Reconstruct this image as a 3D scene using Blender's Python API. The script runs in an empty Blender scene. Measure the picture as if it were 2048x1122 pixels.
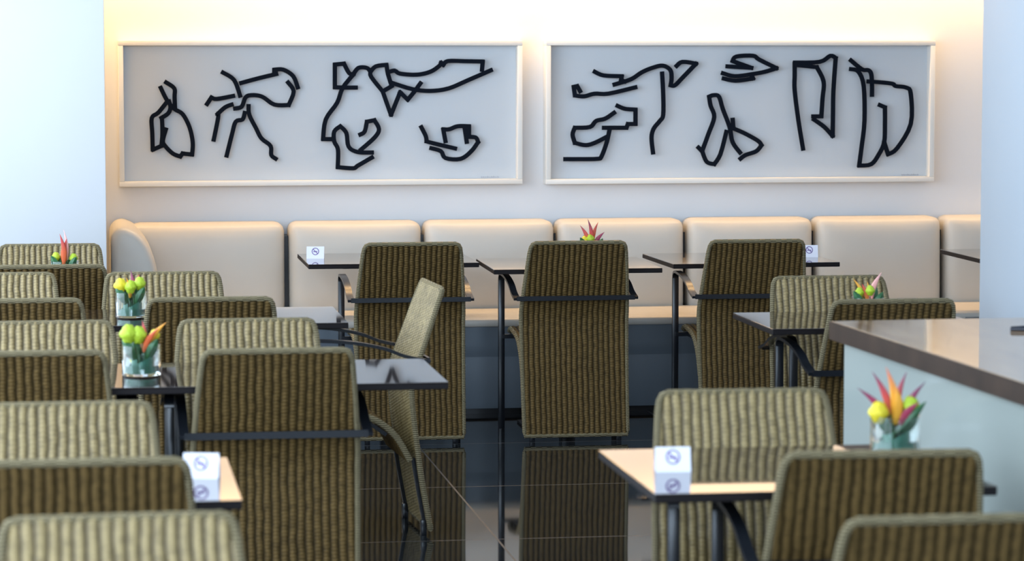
import bpy, bmesh, math, random
from mathutils import Vector, Matrix
random.seed(4)
C = bpy.context.scene.collection
PI = math.pi

# ------------------------------------------------------------ camera
FPX, CAMH, YAW, HOR = 5800.0, 1.72, math.radians(8.5), 85.0
TILT = math.atan((561 - HOR) / FPX)
cam_d = bpy.data.cameras.new('camera'); cam = bpy.data.objects.new('camera', cam_d); C.objects.link(cam)
cam.location = (0, 0, CAMH)
cam.rotation_euler = (PI / 2 - TILT, 0, -YAW)
cam_d.sensor_width = 36; cam_d.lens = FPX / 2048 * 36
cam_d.clip_end = 100
cam_d.dof.use_dof = True; cam_d.dof.focus_distance = 12.4; cam_d.dof.aperture_fstop = 4.8
bpy.context.scene.camera = cam
vs = bpy.context.scene.view_settings
vs.view_transform = 'Standard'; vs.look = 'None'; vs.gamma = 1; vs.exposure = 0.0; vs.use_curve_mapping = False

FW = Vector((math.sin(YAW) * math.cos(TILT), math.cos(YAW) * math.cos(TILT), -math.sin(TILT)))
RT = Vector((math.cos(YAW), -math.sin(YAW), 0))
UP = RT.cross(FW)
CP = Vector((0, 0, CAMH))
def ray(px, py): return FW + RT * ((px - 1024) / FPX) - UP * ((py - 561) / FPX)
def at(px, py, z):                 # photo pixel -> point on the horizontal plane z
    r = ray(px, py); return CP + r * ((z - CAMH) / r.z)
def atY(px, py, Y):                # photo pixel -> point on the plane Y
    r = ray(px, py); return CP + r * (Y / r.y)

YS = at(1024, 829, 0).y            # front of the banquette
YB = YS + 0.50                     # front of its backs
YW = YS + 0.74                     # back wall
XL, XR, Y0, ZC = -1.4, 6.2, -3.2, 4.1

# ------------------------------------------------------------ light
world = bpy.data.worlds.new('world'); bpy.context.scene.world = world; world.use_nodes = True
wb = world.node_tree.nodes['Background']; wb.inputs[0].default_value = (0.62, 0.8, 1.0, 1); wb.inputs[1].default_value = 0.6
def area(name, loc, rot, sx, sy, power, col):
    l = bpy.data.lights.new(name, 'AREA'); l.shape = 'RECTANGLE'; l.size = sx; l.size_y = sy
    l.energy = power; l.color = col
    o = bpy.data.objects.new(name, l); o.location = loc; o.rotation_euler = rot; C.objects.link(o); return o
area('daylight_side_windows', (XL + 0.12, 6.8, 1.9), (0, -PI / 2, 0), 3.0, 11.0, 480, (0.72, 0.85, 1.0))
area('daylight_front_windows', (0.9, Y0 + 0.15, 2.9), (PI / 2, 0, 0), 4.4, 1.9, 375, (0.66, 0.82, 1.0))
area('cove_lamp', (2.4, YW - 0.12, 2.24), (0, 0, 0), 7.4, 0.09, 80, (1.0, 0.62, 0.28))

# ------------------------------------------------------------ materials
def new_mat(name):
    m = bpy.data.materials.new(name); m.use_nodes = True
    return m, m.node_tree.nodes, m.node_tree.links, m.node_tree.nodes['Principled BSDF']
def mat(name, col, rough=0.5, metal=0.0, coat=0.0, spec=0.5, noise=0.0, nscale=20, bump=0.0, **kw):
    m, N, L, b = new_mat(name)
    b.inputs['Base Color'].default_value = (*col, 1); b.inputs['Roughness'].default_value = rough
    b.inputs['Metallic'].default_value = metal; b.inputs['Coat Weight'].default_value = coat
    b.inputs['Specular IOR Level'].default_value = spec
    if noise or bump:
        tc = N.new('ShaderNodeTexCoord'); n = N.new('ShaderNodeTexNoise'); n.inputs['Scale'].default_value = nscale
        n.inputs['Detail'].default_value = 4; L.new(tc.outputs['Object'], n.inputs['Vector'])
        if noise:
            r = N.new('ShaderNodeMix'); r.data_type = 'RGBA'
            r.inputs[6].default_value = (*[c * (1 - noise) for c in col], 1); r.inputs[7].default_value = (*[min(1, c * (1 + noise)) for c in col], 1)
            L.new(n.outputs['Fac'], r.inputs[0]); L.new(r.outputs[2], b.inputs['Base Color'])
        if bump:
            bp = N.new('ShaderNodeBump'); bp.inputs['Strength'].default_value = bump; bp.inputs['Distance'].default_value = 0.01
            L.new(n.outputs['Fac'], bp.inputs['Height']); L.new(bp.outputs[0], b.inputs['Normal'])
    return m
M = {}
M['wall'] = mat('wall_paint', (0.74, 0.75, 0.77), 0.7, noise=0.02, nscale=3)
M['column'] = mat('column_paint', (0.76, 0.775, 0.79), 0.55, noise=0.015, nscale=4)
M['pier'] = mat('column_paint_shaded', (0.42, 0.465, 0.51), 0.5, noise=0.02, nscale=3)  # column paint darkened: weaker light on the right pier put into the colour
M['ceiling'] = mat('ceiling_paint', (0.8, 0.8, 0.8), 0.8)
M['frame'] = mat('frame_paint', (0.80, 0.79, 0.75), 0.45)
M['art_panel'] = mat('art_panel', (0.60, 0.64, 0.68), 0.5, noise=0.02, nscale=5)
M['art_line'] = mat('art_line', (0.004, 0.007, 0.014), 0.7, spec=0.08)
M['ink'] = mat('faded_ink', (0.42, 0.45, 0.52), 0.6)
M['cream'] = mat('cream_upholstery', (0.57, 0.54, 0.485), 0.42, noise=0.04, nscale=6, bump=0.12)
M['slate'] = mat('slate_upholstery', (0.12, 0.15, 0.18), 0.45, noise=0.08, nscale=5, bump=0.12)
M['black'] = mat('black_plinth', (0.006, 0.006, 0.008), 0.35)
M['metal'] = mat('black_metal', (0.010, 0.012, 0.016), 0.25, spec=0.5)
M['steel'] = mat('brushed_steel', (0.42, 0.43, 0.45), 0.25, metal=1.0)
M['edge'] = mat('table_edge', (0.006, 0.004, 0.005), 0.6, spec=0.25)
M['card'] = mat('white_card', (0.83, 0.84, 0.93), 0.4)
M['print'] = mat('purple_print', (0.16, 0.09, 0.30), 0.5)
M['leaf'] = mat('dark_leaf', (0.02, 0.11, 0.035), 0.35, noise=0.4, nscale=40)
M['coil'] = mat('coiled_leaf', (0.03, 0.19, 0.12), 0.35, noise=0.5, nscale=30)
M['lime'] = mat('lime_blossom', (0.42, 0.58, 0.03), 0.5, noise=0.3, nscale=60, bump=0.4)
M['yellow'] = mat('yellow_blossom', (0.75, 0.62, 0.03), 0.5, noise=0.25, nscale=60, bump=0.4)
M['tray'] = mat('tray_black', (0.012, 0.016, 0.03), 0.3)
M['panel_glass'] = mat('counter_panel', (0.42, 0.47, 0.44), 0.05, coat=0.5, noise=0.03, nscale=2)
M['mullion'] = mat('window_metal', (0.3, 0.31, 0.32), 0.4, metal=0.6)
def glassy(name, col, ior, rough=0.0):
    m, N, L, b = new_mat(name)
    b.inputs['Base Color'].default_value = (*col, 1); b.inputs['Transmission Weight'].default_value = 1
    b.inputs['IOR'].default_value = ior; b.inputs['Roughness'].default_value = rough
    return m
M['glass'] = glassy('clear_glass', (0.93, 0.98, 0.98), 1.45)
M['water'] = glassy('water', (0.93, 0.99, 0.98), 1.33)
def bract_mat(name, low, mid, tip, z0=0.0, z1=0.2):
    m, N, L, b = new_mat(name)
    tc = N.new('ShaderNodeTexCoord'); s = N.new('ShaderNodeSeparateXYZ'); L.new(tc.outputs['Object'], s.inputs[0])
    mr = N.new('ShaderNodeMapRange'); mr.inputs[1].default_value = z0; mr.inputs[2].default_value = z1
    L.new(s.outputs['Z'], mr.inputs[0])
    r = N.new('ShaderNodeValToRGB'); e = r.color_ramp.elements
    e[0].color = (*low, 1); e[1].color = (*tip, 1); k = e.new(0.62); k.color = (*mid, 1)
    L.new(mr.outputs[0], r.inputs[0]); L.new(r.outputs[0], b.inputs['Base Color']); b.inputs['Roughness'].default_value = 0.4
    return m
M['orange'] = bract_mat('orange_bract', (0.5, 0.25, 0.02), (0.85, 0.38, 0.03), (0.75, 0.20, 0.10), 0.06, 0.19)
M['red'] = bract_mat('red_bract', (0.55, 0.22, 0.02), (0.60, 0.06, 0.05), (0.22, 0.04, 0.10), 0.06, 0.18)
M['plum'] = bract_mat('plum_bract', (0.30, 0.03, 0.05), (0.32, 0.03, 0.09), (0.10, 0.04, 0.09), 0.06, 0.17)
M['pink'] = bract_mat('pink_bract', (0.8, 0.25, 0.2), (0.85, 0.40, 0.35), (0.85, 0.45, 0.42), 0.06, 0.17)
M['scarlet'] = bract_mat('scarlet_bract', (0.5, 0.10, 0.02), (0.62, 0.10, 0.03), (0.50, 0.04, 0.04), 0.06, 0.17)

def wicker(name, dark, light, horizontal=False, rim=False):
    m, N, L, b = new_mat(name)
    b.inputs['Roughness'].default_value = 0.6; b.inputs['Specular IOR Level'].default_value = 0.12
    tc = N.new('ShaderNodeTexCoord'); sp = N.new('ShaderNodeSeparateXYZ'); L.new(tc.outputs['Object'], sp.inputs[0])
    def math_(op, a, bb=None):
        n = N.new('ShaderNodeMath'); n.operation = op
        for i, v in enumerate((a, bb)):
            if v is None: continue
            if isinstance(v, (int, float)): n.inputs[i].default_value = v
            else: L.new(v, n.inputs[i])
        return n.outputs[0]
    X, Z = sp.outputs['X'], sp.outputs['Y' if horizontal else 'Z']
    nz = N.new('ShaderNodeTexNoise'); nz.inputs['Scale'].default_value = 18; L.new(tc.outputs['Object'], nz.inputs['Vector'])
    wob = math_('MULTIPLY', math_('SUBTRACT', nz.outputs['Fac'], 0.5), 0.010)
    xs = math_('ADD', X, wob)
    rib = math_('ADD', math_('MULTIPLY', math_('COSINE', math_('MULTIPLY', xs, 2 * PI / RIB)), 0.5), 0.5)
    rib = math_('POWER', rib, 0.42)
    # strands that pass over and under the ribs, row by row
    zz = math_('MULTIPLY', math_('ADD', Z, math_('MULTIPLY', wob, 0.5)), 2 * PI / (0.0105 if not rim else 0.007))
    ph = math_('MULTIPLY', math_('ROUND', math_('MULTIPLY', X, 1 / RIB)), PI)
    wv = math_('ADD', math_('MULTIPLY', math_('COSINE', math_('ADD', zz, ph)), 0.5), 0.5)
    ht = math_('MULTIPLY', rib, math_('ADD', math_('MULTIPLY', wv, 0.30), 0.70))
    big = N.new('ShaderNodeTexNoise'); big.inputs['Scale'].default_value = 55; big.inputs['Detail'].default_value = 3
    L.new(tc.outputs['Object'], big.inputs['Vector'])
    fac = math_('MULTIPLY', ht if not rim else wv, math_('ADD', math_('MULTIPLY', big.outputs['Fac'], 1.7), 0.1))
    cr = N.new('ShaderNodeValToRGB'); e = cr.color_ramp.elements
    e[0].color = (*dark, 1); e[0].position = 0.08; e[1].color = (*light, 1); e[1].position = 0.85
    L.new(fac, cr.inputs[0]); L.new(cr.outputs[0], b.inputs['Base Color'])
    bp = N.new('ShaderNodeBump'); bp.inputs['Strength'].default_value = 0.8; bp.inputs['Distance'].default_value = 0.006
    L.new(ht if not rim else wv, bp.inputs['Height']); L.new(bp.outputs[0], b.inputs['Normal'])
    return m
RIB = 0.0235
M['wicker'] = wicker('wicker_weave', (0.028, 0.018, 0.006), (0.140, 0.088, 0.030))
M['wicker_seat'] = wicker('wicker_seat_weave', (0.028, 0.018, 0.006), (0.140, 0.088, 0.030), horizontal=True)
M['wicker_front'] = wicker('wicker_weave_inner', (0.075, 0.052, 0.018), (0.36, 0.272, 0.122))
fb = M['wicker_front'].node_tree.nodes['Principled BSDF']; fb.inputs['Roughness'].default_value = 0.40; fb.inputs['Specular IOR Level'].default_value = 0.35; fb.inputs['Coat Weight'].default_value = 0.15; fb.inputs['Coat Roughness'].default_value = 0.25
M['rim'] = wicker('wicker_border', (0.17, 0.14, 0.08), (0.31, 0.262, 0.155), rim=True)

def tabletop_mat():
    m, N, L, b = new_mat('table_top_lacquer')
    tc = N.new('ShaderNodeTexCoord'); mp = N.new('ShaderNodeMapping'); mp.inputs['Scale'].default_value = (2, 30, 30)
    n = N.new('ShaderNodeTexNoise'); n.inputs['Scale'].default_value = 3; n.inputs['Detail'].default_value = 5
    L.new(tc.outputs['Object'], mp.inputs[0]); L.new(mp.outputs[0], n.inputs['Vector'])
    r = N.new('ShaderNodeValToRGB'); r.color_ramp.elements[0].color = (0.012, 0.008, 0.006, 1); r.color_ramp.elements[1].color = (0.045, 0.028, 0.02, 1)
    L.new(n.outputs['Fac'], r.inputs[0]); L.new(r.outputs[0], b.inputs['Base Color'])
    b.inputs['Roughness'].default_value = 0.035; b.inputs['IOR'].default_value = 2.2
    b.inputs['Coat Weight'].default_value = 0.4; b.inputs['Coat Roughness'].default_value = 0.03
    return m
M['top'] = tabletop_mat()
def counter_mat():
    m, N, L, b = new_mat('counter_wood')
    tc = N.new('ShaderNodeTexCoord'); mp = N.new('ShaderNodeMapping'); mp.inputs['Scale'].default_value = (14, 1.2, 30)
    n = N.new('ShaderNodeTexNoise'); n.inputs['Scale'].default_value = 3; n.inputs['Detail'].default_value = 6
    L.new(tc.outputs['Object'], mp.inputs[0]); L.new(mp.outputs[0], n.inputs['Vector'])
    r = N.new('ShaderNodeValToRGB'); r.color_ramp.elements[0].color = (0.30, 0.17, 0.07, 1); r.color_ramp.elements[1].color = (0.50, 0.33, 0.16, 1)
    r.color_ramp.elements[0].position = 0.3; r.color_ramp.elements[1].position = 0.75
    L.new(n.outputs['Fac'], r.inputs[0]); L.new(r.outputs[0], b.inputs['Base Color'])
    b.inputs['Roughness'].default_value = 0.06; b.inputs['Coat Weight'].default_value = 0.1; b.inputs['Coat Roughness'].default_value = 0.04
    return m
M['counter'] = counter_mat()
M['counter_edge'] = mat('counter_edge_wood', (0.040, 0.022, 0.013), 0.5, spec=0.3, noise=0.7, nscale=9)
def floor_mat():
    m, N, L, b = new_mat('polished_dark_tiles')
    tc = N.new('ShaderNodeTexCoord'); br = N.new('ShaderNodeTexBrick')
    br.offset = 0; br.inputs['Scale'].default_value = 1; br.inputs['Brick Width'].default_value = 1.2; br.inputs['Row Height'].default_value = 1.2
    br.inputs['Mortar Size'].default_value = 0.004; br.inputs['Mortar Smooth'].default_value = 0.3
    br.inputs['Color1'].default_value = (0.010, 0.012, 0.014, 1); br.inputs['Color2'].default_value = (0.013, 0.015, 0.017, 1)
    br.inputs['Mortar'].default_value = (0.035, 0.035, 0.033, 1)
    mp = N.new('ShaderNodeMapping'); mp.inputs['Location'].default_value = (-at(1000, 1085, 0).x, -at(1285, 1071, 0).y, 0)
    L.new(tc.outputs['Object'], mp.inputs[0]); L.new(mp.outputs[0], br.inputs['Vector'])
    L.new(br.outputs['Color'], b.inputs['Base Color'])
    mr = N.new('ShaderNodeMapRange'); mr.inputs[3].default_value = 0.045; mr.inputs[4].default_value = 0.55
    L.new(br.outputs['Fac'], mr.inputs[0]); L.new(mr.outputs[0], b.inputs['Roughness']); b.inputs['IOR'].default_value = 1.75
    return m
M['floor'] = floor_mat()

# ------------------------------------------------------------ helpers
def obj(name, bm, m, parent=None, smooth=True, loc=None):
    bmesh.ops.recalc_face_normals(bm, faces=bm.faces)
    me = bpy.data.meshes.new(name); bm.to_mesh(me); bm.free()
    me.materials.append(m)
    if smooth:
        me.polygons.foreach_set('use_smooth', [True] * len(me.polygons))
        try: me.set_sharp_from_angle(angle=math.radians(38))
        except Exception: pass
    o = bpy.data.objects.new(name, me); C.objects.link(o)
    if parent: o.parent = parent
    if loc is not None: o.location = loc
    return o
def thing(name, label, cat, loc=(0, 0, 0), rz=0.0, group=None):
    o = bpy.data.objects.new(name, None); C.objects.link(o); o.empty_display_size = 0.1
    o.location = loc; o.rotation_euler = (0, 0, rz); o['label'] = label; o['category'] = cat
    if group: o['group'] = group
    return o
def struct(o): o['kind'] = 'structure'; return o
def box(bm, x0, x1, y0, y1, z0, z1, bev=0.0, seg=2):
    t = bmesh.new()
    vsx = [t.verts.new((x, y, z)) for z in (z0, z1) for y in (y0, y1) for x in (x0, x1)]
    for f in ((0, 1, 3, 2), (4, 6, 7, 5), (0, 4, 5, 1), (2, 3, 7, 6), (0, 2, 6, 4), (1, 5, 7, 3)): t.faces.new([vsx[i] for i in f])
    if bev: bmesh.ops.bevel(t, geom=t.edges[:], offset=bev, segments=seg, affect='EDGES', profile=0.5)
    merge(bm, t); return bm
def merge(bm, t):
    me = bpy.data.meshes.new('tmp'); t.to_mesh(me); t.free(); bm.from_mesh(me); bpy.data.meshes.remove(me)
def prism(bm, poly, z0, z1, bev=0.0):
    t = bmesh.new(); a = [t.verts.new((p[0], p[1], z0)) for p in poly]; b = [t.verts.new((p[0], p[1], z1)) for p in poly]
    n = len(poly); t.faces.new(a[::-1]); t.faces.new(b)
    for i in range(n): t.faces.new((a[i], a[(i + 1) % n], b[(i + 1) % n], b[i]))
    if bev: bmesh.ops.bevel(t, geom=t.edges[:], offset=bev, segments=2, affect='EDGES', profile=0.5)
    merge(bm, t)
def smooth_path(pts, n=6):
    P = [Vector(p) for p in pts]; out = []
    for i in range(len(P) - 1):
        p0 = P[max(i - 1, 0)]; p1 = P[i]; p2 = P[i + 1]; p3 = P[min(i + 2, len(P) - 1)]
        for k in range(n):
            t = k / n
            out.append(0.5 * ((2 * p1) + (p2 - p0) * t + (2 * p0 - 5 * p1 + 4 * p2 - p3) * t * t + (3 * p1 - p0 - 3 * p2 + p3) * t ** 3))
    out.append(P[-1]); return out
def sweep(bm, pts, prof, up=Vector((1, 0, 0)), closed=False):
    """sweep a profile [(a, b)] along pts; a runs along side, b along up"""
    P = [Vector(p) for p in pts]; n = len(P); rings = []
    for i, p in enumerate(P):
        a = P[(i - 1) % n] if (closed or i > 0) else p; b = P[(i + 1) % n] if (closed or i < n - 1) else p
        t = (b - a).normalized(); s = t.cross(up)
        if s.length < 1e-4: s = t.cross(Vector((0, 1, 0.01)))
        s.normalize(); u = s.cross(t)
        rings.append([bm.verts.new(p + s * q[0] + u * q[1]) for q in prof])
    m = len(prof)
    for i in range(n if closed else n - 1):
        r0, r1 = rings[i], rings[(i + 1) % n]
        for j in range(m): bm.faces.new((r0[j], r0[(j + 1) % m], r1[(j + 1) % m], r1[j]))
    if not closed: bm.faces.new(rings[0]); bm.faces.new(rings[-1][::-1])
def circ(r, n=8): return [(r * math.cos(2 * PI * k / n), r * math.sin(2 * PI * k / n)) for k in range(n)]
def rect(a, b): return [(-a / 2, -b / 2), (a / 2, -b / 2), (a / 2, b / 2), (-a / 2, b / 2)]
def lathe(bm, prof, n=32, cx=0, cy=0):
    rings = []
    for r, z in prof:
        rings.append([bm.verts.new((cx + r * math.cos(2 * PI * k / n), cy + r * math.sin(2 * PI * k / n), z)) for k in range(n)])
    for i in range(len(prof) - 1):
        for j in range(n): bm.faces.new((rings[i][j], rings[i][(j + 1) % n], rings[i + 1][(j + 1) % n], rings[i + 1][j]))
    bm.faces.new(rings[0]); bm.faces.new(rings[-1][::-1])
def softbox(bm, x0, x1, y0, y1, z0, z1, r, puff=0.0, nx=18, ny=8, nz=14, lean=0.0):
    """upholstered block: rounded on every edge, face towards -y swelling a little"""
    cx, cy, cz = (x0 + x1) / 2, (y0 + y1) / 2, (z0 + z1) / 2; h = Vector(((x1 - x0) / 2, (y1 - y0) / 2, (z1 - z0) / 2))
    t = bmesh.new(); dims = (nx, ny, nz); key = {}
    def g(i, n):      # denser towards the edges
        u = -1 + 2 * i / n; return math.sin(u * PI / 2) * 0.6 + u * 0.4
    def vert(i, j, k):
        if (i, j, k) in key: return key[(i, j, k)]
        p = Vector((g(i, nx) * h.x, g(j, ny) * h.y, g(k, nz) * h.z))
        inn = Vector([max(-(h[a] - r), min(h[a] - r, p[a])) for a in range(3)]); d = p - inn
        if d.length > 1e-9: p = inn + d.normalized() * r
        u, w = p.x / h.x, p.z / h.z
        if p.y < 0: p.y -= puff * (1 - u ** 4) * (1 - w ** 4)
        p.y += lean * (p.z + h.z)
        v = t.verts.new((p.x + cx, p.y + cy, p.z + cz)); key[(i, j, k)] = v; return v
    for ax in range(3):
        o1, o2 = [a for a in range(3) if a != ax]
        for e in (0, dims[ax]):
            for a in range(dims[o1]):
                for b in range(dims[o2]):
                    q = []
                    for da, db in ((0, 0), (1, 0), (1, 1), (0, 1)):
                        idx = [0, 0, 0]; idx[ax] = e; idx[o1] = a + da; idx[o2] = b + db; q.append(vert(*idx))
                    t.faces.new(q)
    bmesh.ops.recalc_face_normals(t, faces=t.faces)
    merge(bm, t)

# ------------------------------------------------------------ setting
bm = bmesh.new(); box(bm, XL, XR, Y0, YW + 0.2, -0.1, 0); struct(obj('floor', bm, M['floor'], smooth=False))
bm = bmesh.new(); box(bm, XL, XR, YW, YW + 0.2, 0, ZC); struct(obj('wall_back', bm, M['wall'], smooth=False))
bm = bmesh.new(); box(bm, XR, XR + 0.2, Y0, YW + 0.2, 0, ZC); struct(obj('wall_right', bm, M['wall'], smooth=False))
bm = bmesh.new(); box(bm, XL - 0.2, XR + 0.2, Y0, YW + 0.2, ZC, ZC + 0.1)
box(bm, XL - 0.2, XR + 0.2, YW - 1.2, YW - 0.30, 2.20, ZC + 0.1); box(bm, XL - 0.2, XR + 0.2, YW - 0.30, YW, 2.26, 2.36); struct(obj('ceiling', bm, M['ceiling'], smooth=False))
# glazed sides: sill, head, posts
bm = bmesh.new(); box(bm, XL - 0.2, XL, Y0, YW + 0.2, 0, 0.25); box(bm, XL - 0.2, XL, Y0, YW + 0.2, ZC - 0.2, ZC + 0.1)
box(bm, XL - 0.2, XL, 12.6, YW, 0.25, ZC - 0.2); struct(obj('wall_left', bm, M['wall'], smooth=False))
bm = bmesh.new(); box(bm, XL, XR, Y0 - 0.2, Y0, 0, 0.25); box(bm, XL, XR, Y0 - 0.2, Y0, ZC - 0.2, ZC + 0.1)
box(bm, 5.1, XR, Y0 - 0.2, Y0, 0.25, ZC - 0.2); struct(obj('wall_front', bm, M['wall'], smooth=False))
bm = bmesh.new()
y = Y0
while y < 12.65: box(bm, XL - 0.12, XL - 0.04, y, y + 0.06, 0.25, ZC - 0.2); y += 1.975
struct(obj('window_1', bm, M['mullion'], smooth=False))
bm = bmesh.new(); x = XL
while x < 5.15: box(bm, x, x + 0.06, Y0 - 0.12, Y0 - 0.04, 0.25, ZC - 0.2); x += 1.5
struct(obj('window_2', bm, M['mullion'], smooth=False))
# columns
cr = atY(211, 300, 12.95)
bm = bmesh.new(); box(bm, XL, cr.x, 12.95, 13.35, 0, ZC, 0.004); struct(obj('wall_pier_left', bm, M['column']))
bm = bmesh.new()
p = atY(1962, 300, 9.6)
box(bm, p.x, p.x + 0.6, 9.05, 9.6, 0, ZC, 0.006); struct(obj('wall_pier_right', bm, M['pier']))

# ------------------------------------------------------------ framed artworks
def stroke(bm, pts, w, y, dep):
    """flat black strip following a drawn line, standing off the panel"""
    raw = [Vector((p[0], 0, p[1])) for p in pts]; cut = [0]
    for i in range(1, len(raw) - 1):
        if (raw[i] - raw[i - 1]).angle(raw[i + 1] - raw[i]) > math.radians(57): cut.append(i)
    cut.append(len(raw) - 1)
    for ci in range(len(cut) - 1):
        seg = raw[cut[ci]:cut[ci + 1] + 1]
        strip(bm, smooth_path(seg, 4), w, y - 0.0002 * ci, dep)
def strip(bm, P, w, y, dep):
    n = len(P); L_, R_ = [], []
    for i, p in enumerate(P):
        t = (P[min(i + 1, n - 1)] - P[max(i - 1, 0)]).normalized(); s = Vector((t.z, 0, -t.x)) * (w / 2)
        if i == 0: p = p - t * w * 0.42
        if i == n - 1: p = p + t * w * 0.42
        L_.append(p + s); R_.append(p - s)
    q = [[bm.verts.new((a.x, yy, a.z)) for a in S] for S in (L_, R_) for yy in (y, y + dep)]
    for i in range(n - 1):
        for a, b in ((0, 1), (1, 3), (3, 2), (2, 0)): bm.faces.new((q[a][i], q[a][i + 1], q[b][i + 1], q[b][i]))
    for i in (0, n - 1): bm.faces.new((q[0][i], q[1][i], q[3][i], q[2][i]))
FD = 0.085                               # depth of the box frame
YF = YW - FD
def artwork(x0, x1, y0, y1, label, figs, sig):
    a, b = atY(x0, y1, YF), atY(x1, y1, YF); tz = atY(x0, y0, YF).z; bz = (a.z + b.z) / 2 + 0.003
    t = thing('framed_artwork', label, 'artwork', ((a.x + b.x) / 2, YW, bz), 0, 'framed line artworks on the back wall')
    w, h, fw = (b.x - a.x) / 2, tz - bz, 0.024
    bm = bmesh.new()
    box(bm, -w, w, -FD, 0, h - fw, h, 0.002); box(bm, -w, w, -FD, 0, 0, fw, 0.002)
    box(bm, -w, -w + fw, -FD, 0, fw, h - fw, 0.002); box(bm, w - fw, w, -FD, 0, fw, h - fw, 0.002)
    obj('frame', bm, M['frame'], t)
    bm = bmesh.new(); box(bm, -w + fw, w - fw, -0.02, -0.004, fw, h - fw); obj('backing_panel', bm, M['art_panel'], t, smooth=False)
    base = t.location
    def cv(ox, p):
        q = atY(ox + p[0] / 3.3, 60 + p[1] / 3.3, YW - 0.045); return (q.x - base.x, q.z - base.z)
    for ox, strokes in figs:
        bm = bmesh.new()
        for si, s in enumerate(strokes): stroke(bm, [cv(ox, p) for p in s], 0.0205, -0.050 - 0.0012 * si, 0.010)
        f = strokes[0][0]; pin = cv(ox, f)
        for s in strokes:                # pins that carry the strips
            for p in (s[0], s[-1]):
                k = cv(ox, p); box(bm, k[0] - .002, k[0] + .002, -0.041, -0.019, k[1] - .002, k[1] + .002)
        obj('line_figure', bm, M['art_line'], t, smooth=False)
    bm = bmesh.new(); random.seed(9)
    sx, sz = cv(*sig)
    for k in range(9):
        hgt = random.uniform(0.004, 0.009)
        box(bm, sx + k * 0.010, sx + k * 0.010 + 0.006, -0.0212, -0.0195, sz, sz + hgt * 0.5)
        box(bm, sx + k * 0.010, sx + k * 0.010 + 0.0015, -0.0212, -0.0195, sz, sz + hgt)
    obj('signature', bm, M['ink'], t, smooth=False)
    return t
A1 = [(200, [[(435,345),(490,385),(492,440),(495,515)],
  [(400,380),(440,460),(490,520),(545,555),(590,640),(612,740),(608,822),(545,815),(530,835),(480,815),(430,765),(415,730),(435,655)],
  [(445,470),(385,545),(342,580),(345,680),(348,790),(405,765),(412,690),(410,600),(405,580),(450,550),(465,510),(455,470)]]),
 (200, [[(810,280),(885,330),(925,435)],[(930,350),(1040,320),(1165,290)],[(1150,290),(1150,262),(1210,262),(1275,305),(1305,380)],
  [(1240,345),(1278,405),(1245,495),(1150,492),(1070,440),(1000,430),(960,445),(935,505),(890,518)],
  [(880,435),(770,455),(735,445),(705,490)],[(870,492),(825,510),(775,555),(780,575),(750,725)],
  [(980,500),(985,560),(1030,650),(1065,715),(1125,765),(1130,825),(1160,850)],[(955,545),(940,590),(895,605),(870,690),(835,830)]]),
 (600, [[(370,380),(300,380),(230,378),(230,300),(230,228),(290,222),(325,285),(355,290)],
  [(350,295),(280,385),(245,480),(170,590),(152,720),(225,720)],[(350,295),(385,250),(440,250),(465,275)],
  [(465,275),(500,240),(570,230),(580,290),(605,370),(545,405),(470,310),(465,275)],
  [(545,405),(575,490),(600,560),(632,480),(660,410),(710,460),(755,405),(795,350)],
  [(590,275),(625,268),(660,288),(770,295),(860,275),(920,235),(930,215),(945,230),(975,205),(1090,206),(1205,208),(1200,265)],
  [(610,350),(740,390),(860,402),(980,385),(1110,330),(1260,265)],
  [(475,808),(380,805),(320,770),(305,680),(265,635),(225,670),(225,735),(250,790),(248,905),(350,912),(380,895),(475,840)],
  [(400,790),(490,710),(520,655),(490,595),(440,605),(425,670),(395,690)]]),
 (600, [[(800,640),(830,700),(835,735),(870,745),(1025,782)],
  [(865,780),(930,800),(960,845),(1060,850),(1130,800),(1175,740),(1160,710),(1115,705),(1115,635),(1040,635),(985,655),(945,655),(960,735)],
  [(1085,640),(1100,740)]])]
A2 = [(1080, [[(360,275),(420,300),(540,305),(535,330),(560,340)],
  [(490,360),(600,325),(670,280),(740,250),(810,235),(860,265),(868,320),(862,365),(890,365),(940,315),(1030,222),(940,210),(900,238)],
  [(265,405),(245,370),(222,375),(230,432),(290,438),(360,420),(450,420),(630,378)],
  [(805,285),(812,420),(812,560),(790,600),(750,650),(735,710),(745,810)]]),
 (1080, [[(490,545),(430,585),(370,600),(330,640),(230,645),(215,690),(230,745),(300,760),(360,745),(440,705)],
  [(510,500),(560,520),(630,525),(630,575),(630,620),(580,620),(570,645),(420,645)],
  [(460,650),(440,740),(405,835),(380,850),(270,852),(165,852)]]),
 (1400, [[(180,240),(340,250),(215,205),(240,175),(350,170),(390,195),(505,252),(430,275),(350,290),(230,305),(150,285)],
  [(155,320),(235,335),(350,320),(340,300)]]),
 (1400, [[(-11,775),(14,800),(54,690),(94,575),(70,500),(60,440),(90,430),(125,440),(150,520),(195,640),(215,740),(265,810)],
  [(14,800),(44,870),(94,885),(134,820),(174,670)],
  [(215,590),(220,650),(290,680),(380,730),(405,760),(370,800),(300,825),(265,850)]]),
 (1400, [[(680,785),(650,600),(625,400),(625,300),(625,220)],[(625,215),(790,210),(860,170),(895,185),(880,400),(877,560),(875,700),(820,640),(750,590)],
  [(625,230),(770,245),(815,340),(808,450),(800,570),(745,570)]]),
 (1400, [[(995,200),(1070,260),(1110,265),(1130,290),(1135,360),(1135,430)],
  [(995,258),(1045,275),(1080,370),(1085,600),(1065,780),(1050,895),(1130,885),(1180,820),(1215,740),(1220,620),(1220,510),(1185,495)],
  [(1215,740),(1240,820),(1300,780),(1390,620),(1390,420),(1360,380),(1290,370),(1270,355),(1190,345),(1110,340)]])]
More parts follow.
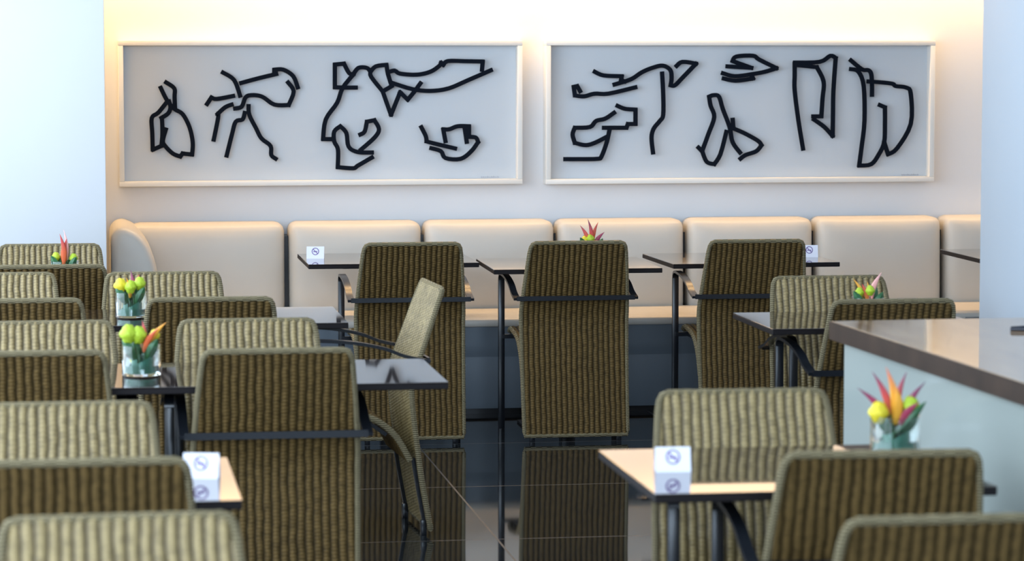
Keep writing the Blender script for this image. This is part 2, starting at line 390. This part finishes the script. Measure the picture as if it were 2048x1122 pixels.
artwork(239, 1045, 81, 372, 'white box frame with black line figures, the left of the two wall artworks', A1, (600, (1200, 975)))
artwork(1092, 1868, 81, 367, 'white box frame with black line figures, the right of the two, nearer the counter', A2, (1400, (1340, 960)))

# ------------------------------------------------------------ banquette
xa = atY(222, 500, YS).x; xb = atY(300, 500, YS).x; xe = 4.6
bq = thing('banquette', 'long cream upholstered banquette with dark slate base along the back wall', 'banquette', (0, YS, 0))
bm = bmesh.new(); box(bm, xa + 0.02, xe, 0.05, 0.72, 0, 0.035); obj('plinth', bm, M['black'], bq, smooth=False)
bm = bmesh.new()
# skirt with soft folds under the seat edge and a seam
nx_, zs = 260, [0.03, 0.05, 0.14, 0.25, 0.268, 0.272, 0.29, 0.33, 0.37, 0.40, 0.425]
random.seed(2); folds = [(random.uniform(xa, xe), random.uniform(0.02, 0.05), random.uniform(0.4, 1.0), random.uniform(-.25, .25)) for _ in range(44)]
grid = []
for z in zs:
    row = []
    for i in range(nx_ + 1):
        xx = xa + 0.01 + (xe - xa - 0.01) * i / nx_; yy = 0.0
        if z > 0.28:
            for fx, fw_, fa, sl in folds: yy -= 0.007 * fa * math.exp(-((xx - fx - sl * (z - .28)) / fw_) ** 2) * (z - 0.28) / 0.14
        if 0.267 < z < 0.273: yy += 0.006
        if z < 0.04: yy += 0.004
        row.append(bm.verts.new((xx, yy, z)))
    grid.append(row)
for a in range(len(zs) - 1):
    for i in range(nx_): bm.faces.new((grid[a][i], grid[a][i + 1], grid[a + 1][i + 1], grid[a + 1][i]))
box(bm, xa + 0.01, xe, 0.012, 0.72, 0.035, 0.42)
obj('base', bm, M['slate'], bq)['label'] = 'dark slate upholstered base'
bm = bmesh.new(); softbox(bm, xb - 0.02, xe, -0.015, 0.54, 0.405, 0.452, 0.022, nx=30, ny=8, nz=6); obj('seat', bm, M['cream'], bq)
bm = bmesh.new(); xw = atY(316, 560, YS).x
out = [(xa, 0.04)] + [(xa + 0.06 - 0.06 * math.cos(k * PI / 12), 0.825 + 0.06 * math.sin(k * PI / 12)) for k in range(7)]
out += [(xw - 0.16 + 0.16 * math.sin(k * PI / 20), 0.635 + 0.25 * math.cos(k * PI / 20)) for k in range(1, 11)] + [(xw, 0.04)]
nn = len(out); rings = []
for yy, ins in [(-0.02 + 0.045 * (1 - math.sin(k * PI / 10)), 0.045 * (1 - math.cos(k * PI / 10))) for k in range(5, -1, -1)] + [(0.35, 0), (0.71, 0)]:
    cxw, czw = (xa + xw) / 2, 0.45
    rings.append([bm.verts.new((cxw + (q[0] - cxw) * (1 - ins / 0.13), yy, czw + (q[1] - czw) * (1 - ins / 0.43))) for q in out])
for i in range(len(rings) - 1):
    for j in range(nn): bm.faces.new((rings[i][j], rings[i][(j + 1) % nn], rings[i + 1][(j + 1) % nn], rings[i + 1][j]))
bm.faces.new(rings[0]); bm.faces.new(rings[-1])
obj('end_wing', bm, M['cream'], bq)
gaps = [(262, 571), (579, 845), (851, 1111), (1117, 1371), (1377, 1629), (1635, 1886), (1892, 2150), (2156, 2410)]
tops = [440, 437, 435, 433, 432, 429, 428, 427]
for (g0, g1), ty in zip(gaps, tops):
    x0, x1 = atY(g0 + 1, 520, YB).x, atY(g1 - 1, 520, YB).x
    bm = bmesh.new(); softbox(bm, x0, x1, 0.50, 0.72, 0.40, 0.868, 0.042, puff=0.03, lean=0.03)
    # piping seam down both sides
    obj('backrest', bm, M['cream'], bq)
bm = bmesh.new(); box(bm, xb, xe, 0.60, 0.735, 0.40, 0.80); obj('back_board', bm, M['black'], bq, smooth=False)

# ------------------------------------------------------------ wicker armchairs
HC, ZT, ZB = 0.868, 0.757, 0.738
prof_pts = [(0.028, 0.067), (0.12, 0.050), (0.22, 0.033), (0.33, 0.018), (0.43, 0.006), (0.52, 0.0), (0.58, 0.012), (0.66, 0.042), (0.76, 0.078), (0.868, 0.115)]
def rear(z):
    for i in range(len(prof_pts) - 1):
        z0, r0 = prof_pts[i]; z1, r1 = prof_pts[i + 1]
        if z <= z1:
            t = max(0, (z - z0) / (z1 - z0)); t = t
            return r0 + (r1 - r0) * t
    return prof_pts[-1][1]
def halfw(z):
    if z > 0.56: return 0.232 - 0.027 * ((z - 0.56) / 0.31) ** 1.2
    return 0.232 - 0.006 * (0.56 - z) / 0.5
SP = smooth_path([(0, -r, z) for z, r in prof_pts], 4)
def seat_prof():
    return smooth_path([(0, 0.402, 0.438), (0, 0.365, 0.452), (0, 0.27, 0.446), (0, 0.18, 0.434), (0, 0.11, 0.405), (0, 0.05, 0.35), (0, 0.005, 0.27)], 4)
def corrugated(bm, path, hw, th, top_round=False, amp=0.0013):
    NX = 120; F, B = [], []
    for p in path:
        i = path.index(p); a = path[max(i - 1, 0)]; b = path[min(i + 1, len(path) - 1)]
        t = (b - a).normalized(); n = Vector((0, -t.z, t.y))
        w = hw(p); rf, rb = [], []
        for k in range(NX + 1):
            u = -1 + 2 * k / NX; x = u * w
            am = amp * math.cos(2 * PI * x / RIB)
            zz = p.z
            e = min(1.0, (1 - abs(u)) * w / 0.03)
            if top_round and e < 1 and p.z > HC - 0.05:
                zz = p.z - (1 - math.sqrt(max(0, 1 - (1 - e) ** 2))) * 0.03 * (p.z - HC + 0.05) / 0.05
            q = Vector((x, p.y, zz))
            rf.append(bm.verts.new(q + n * (th / 2 + am))); rb.append(bm.verts.new(q - n * (th / 2 + am)))
        F.append(rf); B.append(rb)
    for G, flip in ((F, 0), (B, 1)):
        for i in range(len(G) - 1):
            for k in range(NX):
                f = (G[i][k], G[i][k + 1], G[i + 1][k + 1], G[i + 1][k]); bm.faces.new(f if not flip else f[::-1])
    for i in range(len(F) - 1):
        for k in (0, NX): bm.faces.new((F[i][k], F[i + 1][k], B[i + 1][k], B[i][k]))
    for i in (0, len(F) - 1):
        for k in range(NX): bm.faces.new((F[i][k], F[i][k + 1], B[i][k + 1], B[i][k]))
def make_chair():
    t = thing('wicker_armchair', 'x', 'chair')
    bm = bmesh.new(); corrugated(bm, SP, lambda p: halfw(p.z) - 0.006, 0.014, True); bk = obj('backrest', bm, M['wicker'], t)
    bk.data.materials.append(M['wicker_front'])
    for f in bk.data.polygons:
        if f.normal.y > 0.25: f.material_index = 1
    bm = bmesh.new()                       # rope border round the back
    loop = [Vector((-halfw(p.z), p.y, p.z)) for p in SP if p.z < HC - 0.03]
    tz = HC - 0.003; yt = -rear(HC); w = halfw(HC)
    loop += [Vector((-w, yt + 0.006, HC - 0.022)), Vector((-w + 0.007, yt + 0.001, HC - 0.009)), Vector((-w + 0.022, yt, tz))]
    loop += [Vector((x * w / 8, yt, tz)) for x in range(-7, 8) if abs(x * w / 8) < w - 0.03]
    loop += [Vector((w - 0.022, yt, tz)), Vector((w - 0.007, yt + 0.001, HC - 0.009)), Vector((w, yt + 0.006, HC - 0.022))]
    loop += [Vector((halfw(p.z), p.y, p.z)) for p in reversed(SP) if p.z < HC - 0.03]
    sweep(bm, loop, circ(0.0095, 8), up=Vector((0, 1, 0)), closed=True)
    obj('backrest_border', bm, M['rim'], bk)['label'] = 'pale rope border'
    S = seat_prof()
    bm = bmesh.new(); corrugated(bm, S, lambda p: 0.218, 0.020, False, 0.002); st = obj('seat', bm, M['wicker_seat'], t)
    bm = bmesh.new()
    for s in (-1, 1): sweep(bm, [Vector((s * 0.222, p.y, p.z)) for p in S], circ(0.011, 8))
    sweep(bm, [Vector((x, 0.404, 0.437)) for x in (-0.222, -0.1, 0, 0.1, 0.222)], circ(0.012, 8), up=Vector((0, 0, 1)))
    obj('seat_border', bm, M['rim'], st)
    bx = 0.258; ry = -0.056
    bm = bmesh.new(); sweep(bm, [Vector((x, ry, 0.622)) for x in (-bx, 0, bx)], rect(0.010, 0.020), up=Vector((0, 0, 1))); obj('crossbar', bm, M['metal'], t)
    for s in (-1, 1):
        bm = bmesh.new()
        arm = smooth_path([(s * bx, ry - 0.004, 0.620), (s * bx, 0.03, 0.640), (s * bx, 0.10, 0.667), (s * bx, 0.20, 0.688), (s * bx, 0.30, 0.697), (s * bx, 0.372, 0.697), (s * bx, 0.403, 0.684), (s * bx, 0.409, 0.66)], 4)
        sweep(bm, arm, rect(0.011, 0.028)); obj('armrest', bm, M['metal'], t)
        bm = bmesh.new(); box(bm, s * bx - 0.014, s * bx + 0.014, 0.399, 0.419, 0, 0.668, 0.002); obj('leg', bm, M['metal'], t)
        bm = bmesh.new(); box(bm, s * 0.19 - 0.011, s * 0.19 + 0.011, -0.058, -0.038, 0, 0.055, 0.002)
        sweep(bm, [Vector((s * 0.19, p.y + 0.014, p.z)) for p in SP if p.z < 0.30], rect(0.012, 0.018))
        obj('rear_foot', bm, M['metal'], t)
    bm = bmesh.new()                       # frame under the seat
    sweep(bm, [Vector((x, 0.39, 0.415)) for x in (-bx, 0, bx)], rect(0.018, 0.018), up=Vector((0, 0, 1)))
    for s in (-1, 1): sweep(bm, [Vector((s * 0.20, y, 0.413 if y > .15 else 0.36)) for y in (0.39, 0.26, 0.16, 0.085)], rect(0.014, 0.014))
    obj('seat_frame', bm, M['metal'], t)
    return t
def copy_tree(root):
    r = root.copy(); C.objects.link(r)
    for ch in root.children:
        c = ch.copy(); C.objects.link(c); c.parent = r
        for g in ch.children:
            d = g.copy(); C.objects.link(d); d.parent = c
    return r
chair0 = make_chair(); used = [False]
def chair(cx, ty, yaw, label, dy=0.0):
    """top edge centre at photo pixel (cx, ty)"""
    T = at(cx, ty, HC)
    if used[0]: r = copy_tree(chair0)
    else: r = chair0; used[0] = True
    a = math.radians(yaw); off = Matrix.Rotation(a, 3, 'Z') @ Vector((0, -0.115, 0))
    r.location = (T.x - off.x, T.y - off.y + dy, 0); r.rotation_euler = (0, 0, a)
    r['label'] = label; r['category'] = 'chair'; r['group'] = 'woven wicker armchairs at the tables'
    return r
chair(825, 487, 0, 'wicker armchair by the banquette, behind the sideways-turned chair')
chair(1157, 484, 0, 'wicker armchair in the middle of the row of three facing the banquette')
chair(1514, 481, -1, 'wicker armchair, rightmost of the three facing the banquette')
chair(1656, 554, 180, 'wicker armchair on the far side of the table beside the counter, facing out')
chair(1787, 601, 0, 'wicker armchair with its back to us just behind the far end of the counter')
chair(1484, 782, 178, 'wicker armchair on the far side of the near right table, behind its white sign')
chair(1765, 905, -3, 'large blurred wicker armchair in front of the flowers at the near right table')
chair(1915, 1035, 0, 'closest wicker armchair in the bottom right corner, cut by the frame')
chair(555, 700, 0, 'dark wicker armchair with black crossbar, in front of the middle left table')
chair(495, 640, 180, 'wicker armchair on the far side of the middle left table, right of the flowers')
chair(422, 597, 0, 'wicker armchair in front of the rear left table, behind two others in its line')
chair(326, 546, 180, 'wicker armchair on the far side of the rear left table, before the cream end wing')
chair(100, 490, 180, 'rearmost left wicker armchair, directly before the white pier')
chair(100, 532, 0, 'wicker armchair with its back to us, directly in front of the rearmost left flowers')
chair(-5, 548, 180, 'pale narrow-looking wicker armchair at the left edge, uppermost of those cut by the frame')
chair(37, 600, 0, 'dark-backed wicker armchair at the left edge, just below the uppermost pale one')
chair(86, 645, 180, 'wicker armchair at the left edge, on the far side of the middle left table')
chair(57, 705, 0, 'dark-backed wicker armchair at the left edge, left of the lime blossoms in glass')
chair(126, 808, 180, 'bright wicker armchair at the left, on the far side of the near left table')
chair(170, 922, 0, 'wicker armchair beside the card sign on the near left table')
chair(239, 1033, 182, 'closest pale wicker armchair in the bottom left')
chair(864, 567, 93.5, 'wicker armchair turned sideways at the end of the rear left table')

# ------------------------------------------------------------ tables
def table(pr, side, w, d, label, yaw=0.0, group='dark lacquered dining tables', zt=ZT):
    """front corner (side -1 left / +1 right) of the top at photo pixel pr"""
    P = at(pr[0], pr[1], zt); a = math.radians(yaw); R = Matrix.Rotation(a, 3, 'Z')
    c = P + R @ Vector((-side * w / 2, d / 2, 0))
    t = thing('dining_table', label, 'table', (c.x, c.y, 0), a, group)
    bm = bmesh.new(); box(bm, -w / 2, w / 2, -d / 2, d / 2, zt - 0.003, zt, 0.001, 1); tt = obj('table_top', bm, M['top'], t, smooth=False)
    bm = bmesh.new(); box(bm, -w / 2, w / 2, -d / 2, d / 2, zt - 0.021, zt - 0.003, 0.002, 1)
    obj('top_edge', bm, M['edge'], tt, smooth=False)['label'] = 'black edge'
    bm = bmesh.new(); box(bm, -w / 2 + 0.18, w / 2 - 0.18, -0.03, 0.03, zt - 0.045, zt - 0.021); box(bm, -0.03, 0.03, -d / 2 + 0.12, d / 2 - 0.12, zt - 0.045, zt - 0.021)
    obj('bracket', bm, M['metal'], t, smooth=False)
    bm = bmesh.new(); box(bm, -0.032, 0.032, -0.032, 0.032, 0.012, zt - 0.045, 0.004); obj('pedestal', bm, M['metal'], t)
    bm = bmesh.new(); prism(bm, [(-0.2, -0.2), (0.2, -0.2), (0.2, 0.2), (-0.2, 0.2)], 0, 0.012, 0.004); obj('base_plate', bm, M['metal'], t)
    return t
table((617, 529), -1, 0.765, 0.66, 'dark table before the banquette, leftmost, carrying a small white sign', 0.0, zt=ZB)
table((1325, 536), 1, 0.742, 0.66, 'dark table before the banquette, in the middle, carrying flowers', -1.0, zt=ZB)
table((1680, 524), 1, 0.765, 0.66, 'dark table before the banquette, second from right, behind the chair by the counter', 1.0, zt=ZB)
table((1966, 519), -1, 0.75, 0.66, 'dark table before the banquette, rightmost, half hidden by the blue-white pier', zt=ZB)
table((697, 645), 1, 1.22, 0.62, 'rear left dining table, its bluish top showing behind the chairs', 0)
table((897, 764), 1, 1.22, 0.62, 'middle left dining table with glossy corner jutting into the aisle', 0)
table((485, 1000), 1, 1.22, 0.64, 'near left dining table, its corner carrying a white sign', 0)
table((185, 574), 1, 1.10, 0.66, 'rearmost left dining table under the flowers before the white pier', 0)
table((1545, 658), -1, 0.75, 0.60, 'grey-topped dining table at right with flowers, beyond the counter', 0)
table((1310, 988), -1, 0.76, 0.68, 'near right dining table with warm reflections, a sign and flowers', 0)

# ------------------------------------------------------------ counter
ZK = 0.93
a = at(1662, 642, ZK); b = at(2048, 766, ZK); d = (b - a).normalized(); near = a + d * 3.2
n = Vector((-d.y, d.x, 0)); n = n if n.x > 0 else -n
ct = thing('service_counter', 'pale glass-fronted counter with thick polished wooden top at right', 'counter', (a.x, a.y, 0))
rel = lambda v: (v.x - a.x, v.y - a.y)
bm = bmesh.new(); prism(bm, [rel(a), rel(near), rel(near + n * 0.95), rel(a + n * 0.95)], ZK - 0.052, ZK, 0.003); wt = obj('worktop', bm, M['counter'], ct, smooth=False); wt['label'] = 'polished brown wooden top'
bm = bmesh.new(); e0 = a - n * 0.004 - d * 0.004; e1 = near - n * 0.004
prism(bm, [rel(e0), rel(e1), rel(e1 + n * 0.004), rel(a + n * 0.95), rel(a + n * 0.95 - d * 0.004), rel(a - n * 0.004 - d * 0.004)][:3] + [rel(a), rel(a + n * 0.95), rel(a + n * 0.95 - d * 0.004)], ZK - 0.052, ZK - 0.001)
obj('edge_band', bm, M['counter_edge'], wt, smooth=False)['label'] = 'dark wooden edge'
i1 = a + d * 0.04 + n * 0.028; i2 = near + n * 0.028
bm = bmesh.new(); prism(bm, [rel(i1), rel(i2), rel(i2 + n * 0.012), rel(i1 + n * 0.012)], 0.06, ZK - 0.052); obj('front_panel', bm, M['panel_glass'], ct, smooth=False)
bm = bmesh.new(); prism(bm, [rel(i1 + n * 0.012), rel(i2 + n * 0.012), rel(i2 + n * 0.85), rel(i1 + n * 0.85)], 0.0, ZK - 0.052); obj('carcass', bm, M['tray'], ct, smooth=False)
tp = at(2016, 662, ZK); tr = thing('tray', 'thin dark tray lying on the wooden counter before the right pier', 'tray', (tp.x + 0.125, tp.y + 0.02, ZK))
bm = bmesh.new(); prism(bm, [(-0.12, -0.02), (-0.02, -0.06), (0.16, -0.07), (0.16, 0.03), (-0.03, 0.02)], 0.0, 0.009, 0.002); obj('tray_body', bm, M['tray'], tr)
bm = bmesh.new(); sweep(bm, [(-0.115, -0.02, .010), (-0.02, -0.057, .010), (0.155, -0.067, .010), (0.155, 0.027, .010), (-0.03, 0.017, .010)], circ(0.003, 6), up=Vector((0, 0, 1)), closed=True); obj('tray_rim', bm, M['tray'], tr)

# ------------------------------------------------------------ small signs
def sign(px, py, label, yaw=0.0, w=0.080, h=0.055, zt=ZT):
    p = at(px, py, zt); t = thing('table_sign', label, 'sign', (p.x, p.y, zt), math.radians(yaw - 8.5), 'small no-smoking signs on the tables')
    th = 0.003; lean = 0.28
    bm = bmesh.new()                        # folded tent card
    for s in (-1, 1):
        y0, y1 = s * 0.017, 0.0
        q = [bm.verts.new(v) for v in ((-w/2, y0, 0), (w/2, y0, 0), (w/2, y1, h), (-w/2, y1, h), (-w/2, y0 - s*th, 0), (w/2, y0 - s*th, 0), (w/2, y1, h - th*2), (-w/2, y1, h - th*2))]
        for f in ((0,1,2,3), (4,7,6,5), (0,4,5,1), (0,3,7,4), (1,5,6,2)): bm.faces.new([q[i] for i in f])
    cd = obj('card', bm, M['card'], t, smooth=False)
    def onface(x, z): return Vector((x, -0.017 * (1 - z / h) - 0.0008, z))
    bm = bmesh.new()
    cx, cz, r = 0.0, h * 0.60, h * 0.27
    ring = [onface(cx + r * math.cos(2*PI*k/28), cz + r * math.sin(2*PI*k/28)) for k in range(28)]
    sweep(bm, ring, rect(0.0032, 0.0008), up=Vector((0, 1, 0)), closed=True)
    sweep(bm, [onface(cx - r*.7, cz + r*.7), onface(cx, cz), onface(cx + r*.7, cz - r*.7)], rect(0.0032, 0.0008), up=Vector((0, 1, 0)))
    sweep(bm, [onface(cx - r*.6, cz - .001), onface(cx, cz - .001), onface(cx + r*.6, cz - .001)], rect(0.004, 0.0008), up=Vector((0, 1, 0)))
    obj('symbol', bm, M['print'], cd, smooth=False)['label'] = 'purple crossed-out cigarette symbol'
    return t
sign(631, 517, 'small white no-smoking sign at the left end of the tables before the banquette', zt=ZB)
sign(1618, 514, 'no-smoking sign peeking out right of the rightmost banquette chair', zt=ZB)
sign(1345, 942, 'blurred white no-smoking sign on the near right table', 4)
sign(403, 955, 'white no-smoking sign on the near left table corner', -4)

# ------------------------------------------------------------ flowers in glass
def spike(bm, p0, p1, r, bend=0.15, boat=True):
    """heliconia bract: narrow boat shape tapering to a point"""
    p0, p1 = Vector(p0), Vector(p1); ax = p1 - p0; side = ax.cross(Vector((0, 1, 0))).normalized()
    n = 10; rings = []
    for i in range(n + 1):
        t = i / n; c = p0 + ax * t + side * (bend * ax.length * math.sin(t * PI) * (1 if ax.x > 0 else -1) * 0.5)
        rr = r * (math.sin(PI * min(1, t * 1.15 + 0.12)) ** 0.8 if t < 0.76 else 1) if t < 0.5 else r * (1 - ((t - 0.5) / 0.5) ** 1.25)
        rr = max(rr, 0.0004)
        rings.append([bm.verts.new(c + side * (rr * math.cos(a)) + Vector((0, 1, 0)) * (rr * 0.55 * math.sin(a))) for a in [2 * PI * k / 8 for k in range(8)]])
    for i in range(n):
        for j in range(8): bm.faces.new((rings[i][j], rings[i][(j + 1) % 8], rings[i + 1][(j + 1) % 8], rings[i + 1][j]))
    bm.faces.new(rings[0]); bm.faces.new(rings[-1])
def blossom(bm, c, r):
    """tight head of many small overlapping petals"""
    c = Vector(c); t = bmesh.new(); bmesh.ops.create_icosphere(t, subdivisions=3, radius=r, matrix=Matrix.Translation(c))
    for v in t.verts:
        d = (v.co - c).normalized(); az = math.atan2(d.y, d.x)
        v.co = c + Vector((d.x, d.y, d.z * 1.1)) * r * (0.86 + 0.2 * abs(math.sin(az * 3.5 + d.z * 2.5)) * abs(math.cos(d.z * 3)))
    merge(bm, t)
def leafblade(bm, p0, p1, w):
    p0, p1 = Vector(p0), Vector(p1); ax = p1 - p0; s = ax.cross(Vector((0, 1, 0.2))).normalized(); n = 8; rows = []
    for i in range(n + 1):
        t = i / n; c = p0 + ax * t + Vector((0, -0.012 * math.sin(PI * t), 0.0)); ww = w * math.sin(PI * min(1, 0.12 + t * 0.88)) ** 0.7 * 0.5
        rows.append([bm.verts.new(c - s * ww + Vector((0, .003, 0))), bm.verts.new(c + Vector((0, -.003, 0))), bm.verts.new(c + s * ww + Vector((0, .003, 0))), bm.verts.new(c + Vector((0, 0.001, 0)))])
    for i in range(n):
        for j in range(4): bm.faces.new((rows[i][j], rows[i][(j + 1) % 4], rows[i + 1][(j + 1) % 4], rows[i + 1][j]))
    bm.faces.new(rows[0]); bm.faces.new(rows[-1])
def flowers(px, py, label, spikes, heads, leaves, R=0.056, H=0.088, zt=ZT):
    p = at(px, py, zt); t = thing('flower_arrangement', label, 'flowers', (p.x, p.y, zt), -math.radians(8.5), 'flower arrangements in glass cylinders')
    bm = bmesh.new(); lathe(bm, [(R - 0.002, 0), (R, 0.003), (R, H), (R - 0.003, H), (R - 0.003, 0.008), (0.002, 0.008)], 36); gv = obj('glass_vase', bm, M['glass'], t)
    bm = bmesh.new(); lathe(bm, [(0.001, 0.0085), (R - 0.0035, 0.0085), (R - 0.0035, 0.030), (0.001, 0.030)], 36); obj('water', bm, M['water'], gv)
    bm = bmesh.new()                        # broad leaf coiled inside the glass
    path = []; K = 60
    prev = None
    for k in range(K + 1):
        u = k / K; an = u * 2 * PI * 1.6 + 0.6; rr = R * 0.72 * (1 - 0.30 * u); zb = 0.012 + 0.004 * math.sin(an); zt_ = 0.040 + 0.014 * math.sin(an * 1.0 + 1) + 0.022 * u
        c = [bm.verts.new((rr * math.cos(an), rr * math.sin(an), zb)), bm.verts.new(((rr - .001) * math.cos(an), (rr - .001) * math.sin(an), zt_)),
             bm.verts.new(((rr - .003) * math.cos(an), (rr - .003) * math.sin(an), zt_)), bm.verts.new(((rr - .002) * math.cos(an), (rr - .002) * math.sin(an), zb))]
        if prev:
            for j in range(4): bm.faces.new((prev[j], prev[(j + 1) % 4], c[(j + 1) % 4], c[j]))
        else: bm.faces.new(c)
        prev = c
    bm.faces.new(prev); obj('coiled_leaf', bm, M['coil'], t)
    bm = bmesh.new()
    for k in range(6): sweep(bm, smooth_path([(0.012 * math.cos(k), 0.012 * math.sin(k), 0.012), (0.015 * math.cos(k + .5), 0.012 * math.sin(k + .5), 0.05), (0.022 * math.cos(k), 0.014 * math.sin(k), 0.092)], 3), circ(0.003, 6))
    obj('stems', bm, M['leaf'], t)
    for (dx, dz, r, m, y) in spikes:
        bm = bmesh.new(); spike(bm, (dx * 0.16, y, 0.070), (dx, y * 1.6, dz), r); obj('bract', bm, M[m], t)
    for (dx, y, dz, r, m) in heads:
        bm = bmesh.new(); blossom(bm, (dx, y, dz), r); obj('blossom', bm, M[m], t)
    for (x0, x1, y, z1, w) in leaves:
        bm = bmesh.new(); leafblade(bm, (x0, y * .5, 0.05), (x1, y, z1), w); obj('leaf', bm, M['leaf'], t)
    return t
LV = [(-0.015, -0.052, -0.02, 0.112, 0.028), (0.018, 0.050, -0.02, 0.108, 0.028), (0.0, -0.035, 0.02, 0.12, 0.026), (0.01, 0.035, 0.025, 0.12, 0.026)]
flowers(1790, 905, 'large blurred flowers with orange and plum spikes in glass on the near right table',
  [(-0.092, 0.155, .0075, 'plum', -.01), (-0.056, 0.192, .0085, 'red', .0), (-0.026, 0.205, .010, 'orange', -.012), (0.028, 0.19, .0085, 'red', .01), (0.068, 0.170, .008, 'plum', -.01), (-0.006, 0.165, .011, 'orange', -.02), (0.05, 0.125, .009, 'plum', -.025)],
  [(-0.042, -0.02, 0.098, 0.024, 'yellow'), (0.034, -0.012, 0.112, 0.022, 'lime'), (-0.008, 0.02, 0.10, 0.018, 'yellow')],
  LV + [(0.0, 0.068, -0.03, 0.125, 0.02)], R=0.058)
flowers(1183, 524, 'small spiky flowers showing above the middle chair by the banquette',
  [(-0.052, 0.165, .009, 'red', 0), (-0.018, 0.195, .009, 'red', -.01), (0.03, 0.18, .009, 'scarlet', 0), (0.058, 0.135, .009, 'plum', 0)],
  [(-0.005, -0.01, 0.105, 0.019, 'lime'), (-0.03, 0.0, 0.098, 0.018, 'yellow')], LV, zt=ZB)
flowers(130, 566, 'flowers with one tall scarlet spike at the rearmost left table before the white pier',
  [(-0.014, 0.20, .010, 'scarlet', -.02), (0.012, 0.180, .012, 'scarlet', -.01), (-0.003, 0.215, .008, 'pink', .0)],
  [(-0.035, 0, 0.105, 0.018, 'lime'), (0.035, 0, 0.10, 0.018, 'lime')], LV)
flowers(263, 634, 'yellow-green flowers in glass on the rear left table',
  [(-0.004, 0.165, .008, 'plum', .01), (0.028, 0.150, .008, 'red', .01), (-0.012, 0.14, .008, 'orange', -.02)],
  [(-0.036, -0.01, 0.112, 0.024, 'yellow'), (0.0, -0.02, 0.108, 0.022, 'lime'), (0.030, 0, 0.118, 0.022, 'lime')], LV)
flowers(283, 750, 'lime blossoms with one orange spike to the right, on the middle left table',
  [(0.075, 0.155, .009, 'orange', -.01), (0.055, 0.14, .008, 'scarlet', -.02), (0.0, 0.155, .008, 'red', .02)],
  [(-0.034, -0.02, 0.122, 0.026, 'lime'), (-0.006, -0.012, 0.118, 0.024, 'lime'), (0.038, 0.01, 0.115, 0.016, 'yellow')], LV)
flowers(1735, 645, 'flowers with one pink spike in glass on the table beyond the counter',
  [(0.045, 0.175, .010, 'pink', -.01), (-0.022, 0.135, .009, 'red', -.01), (-0.05, 0.15, .007, 'orange', 0), (0.0, 0.14, .007, 'orange', .01)],
  [(0.006, -0.015, 0.112, 0.017, 'lime'), (-0.03, -0.01, 0.105, 0.016, 'lime')], LV)
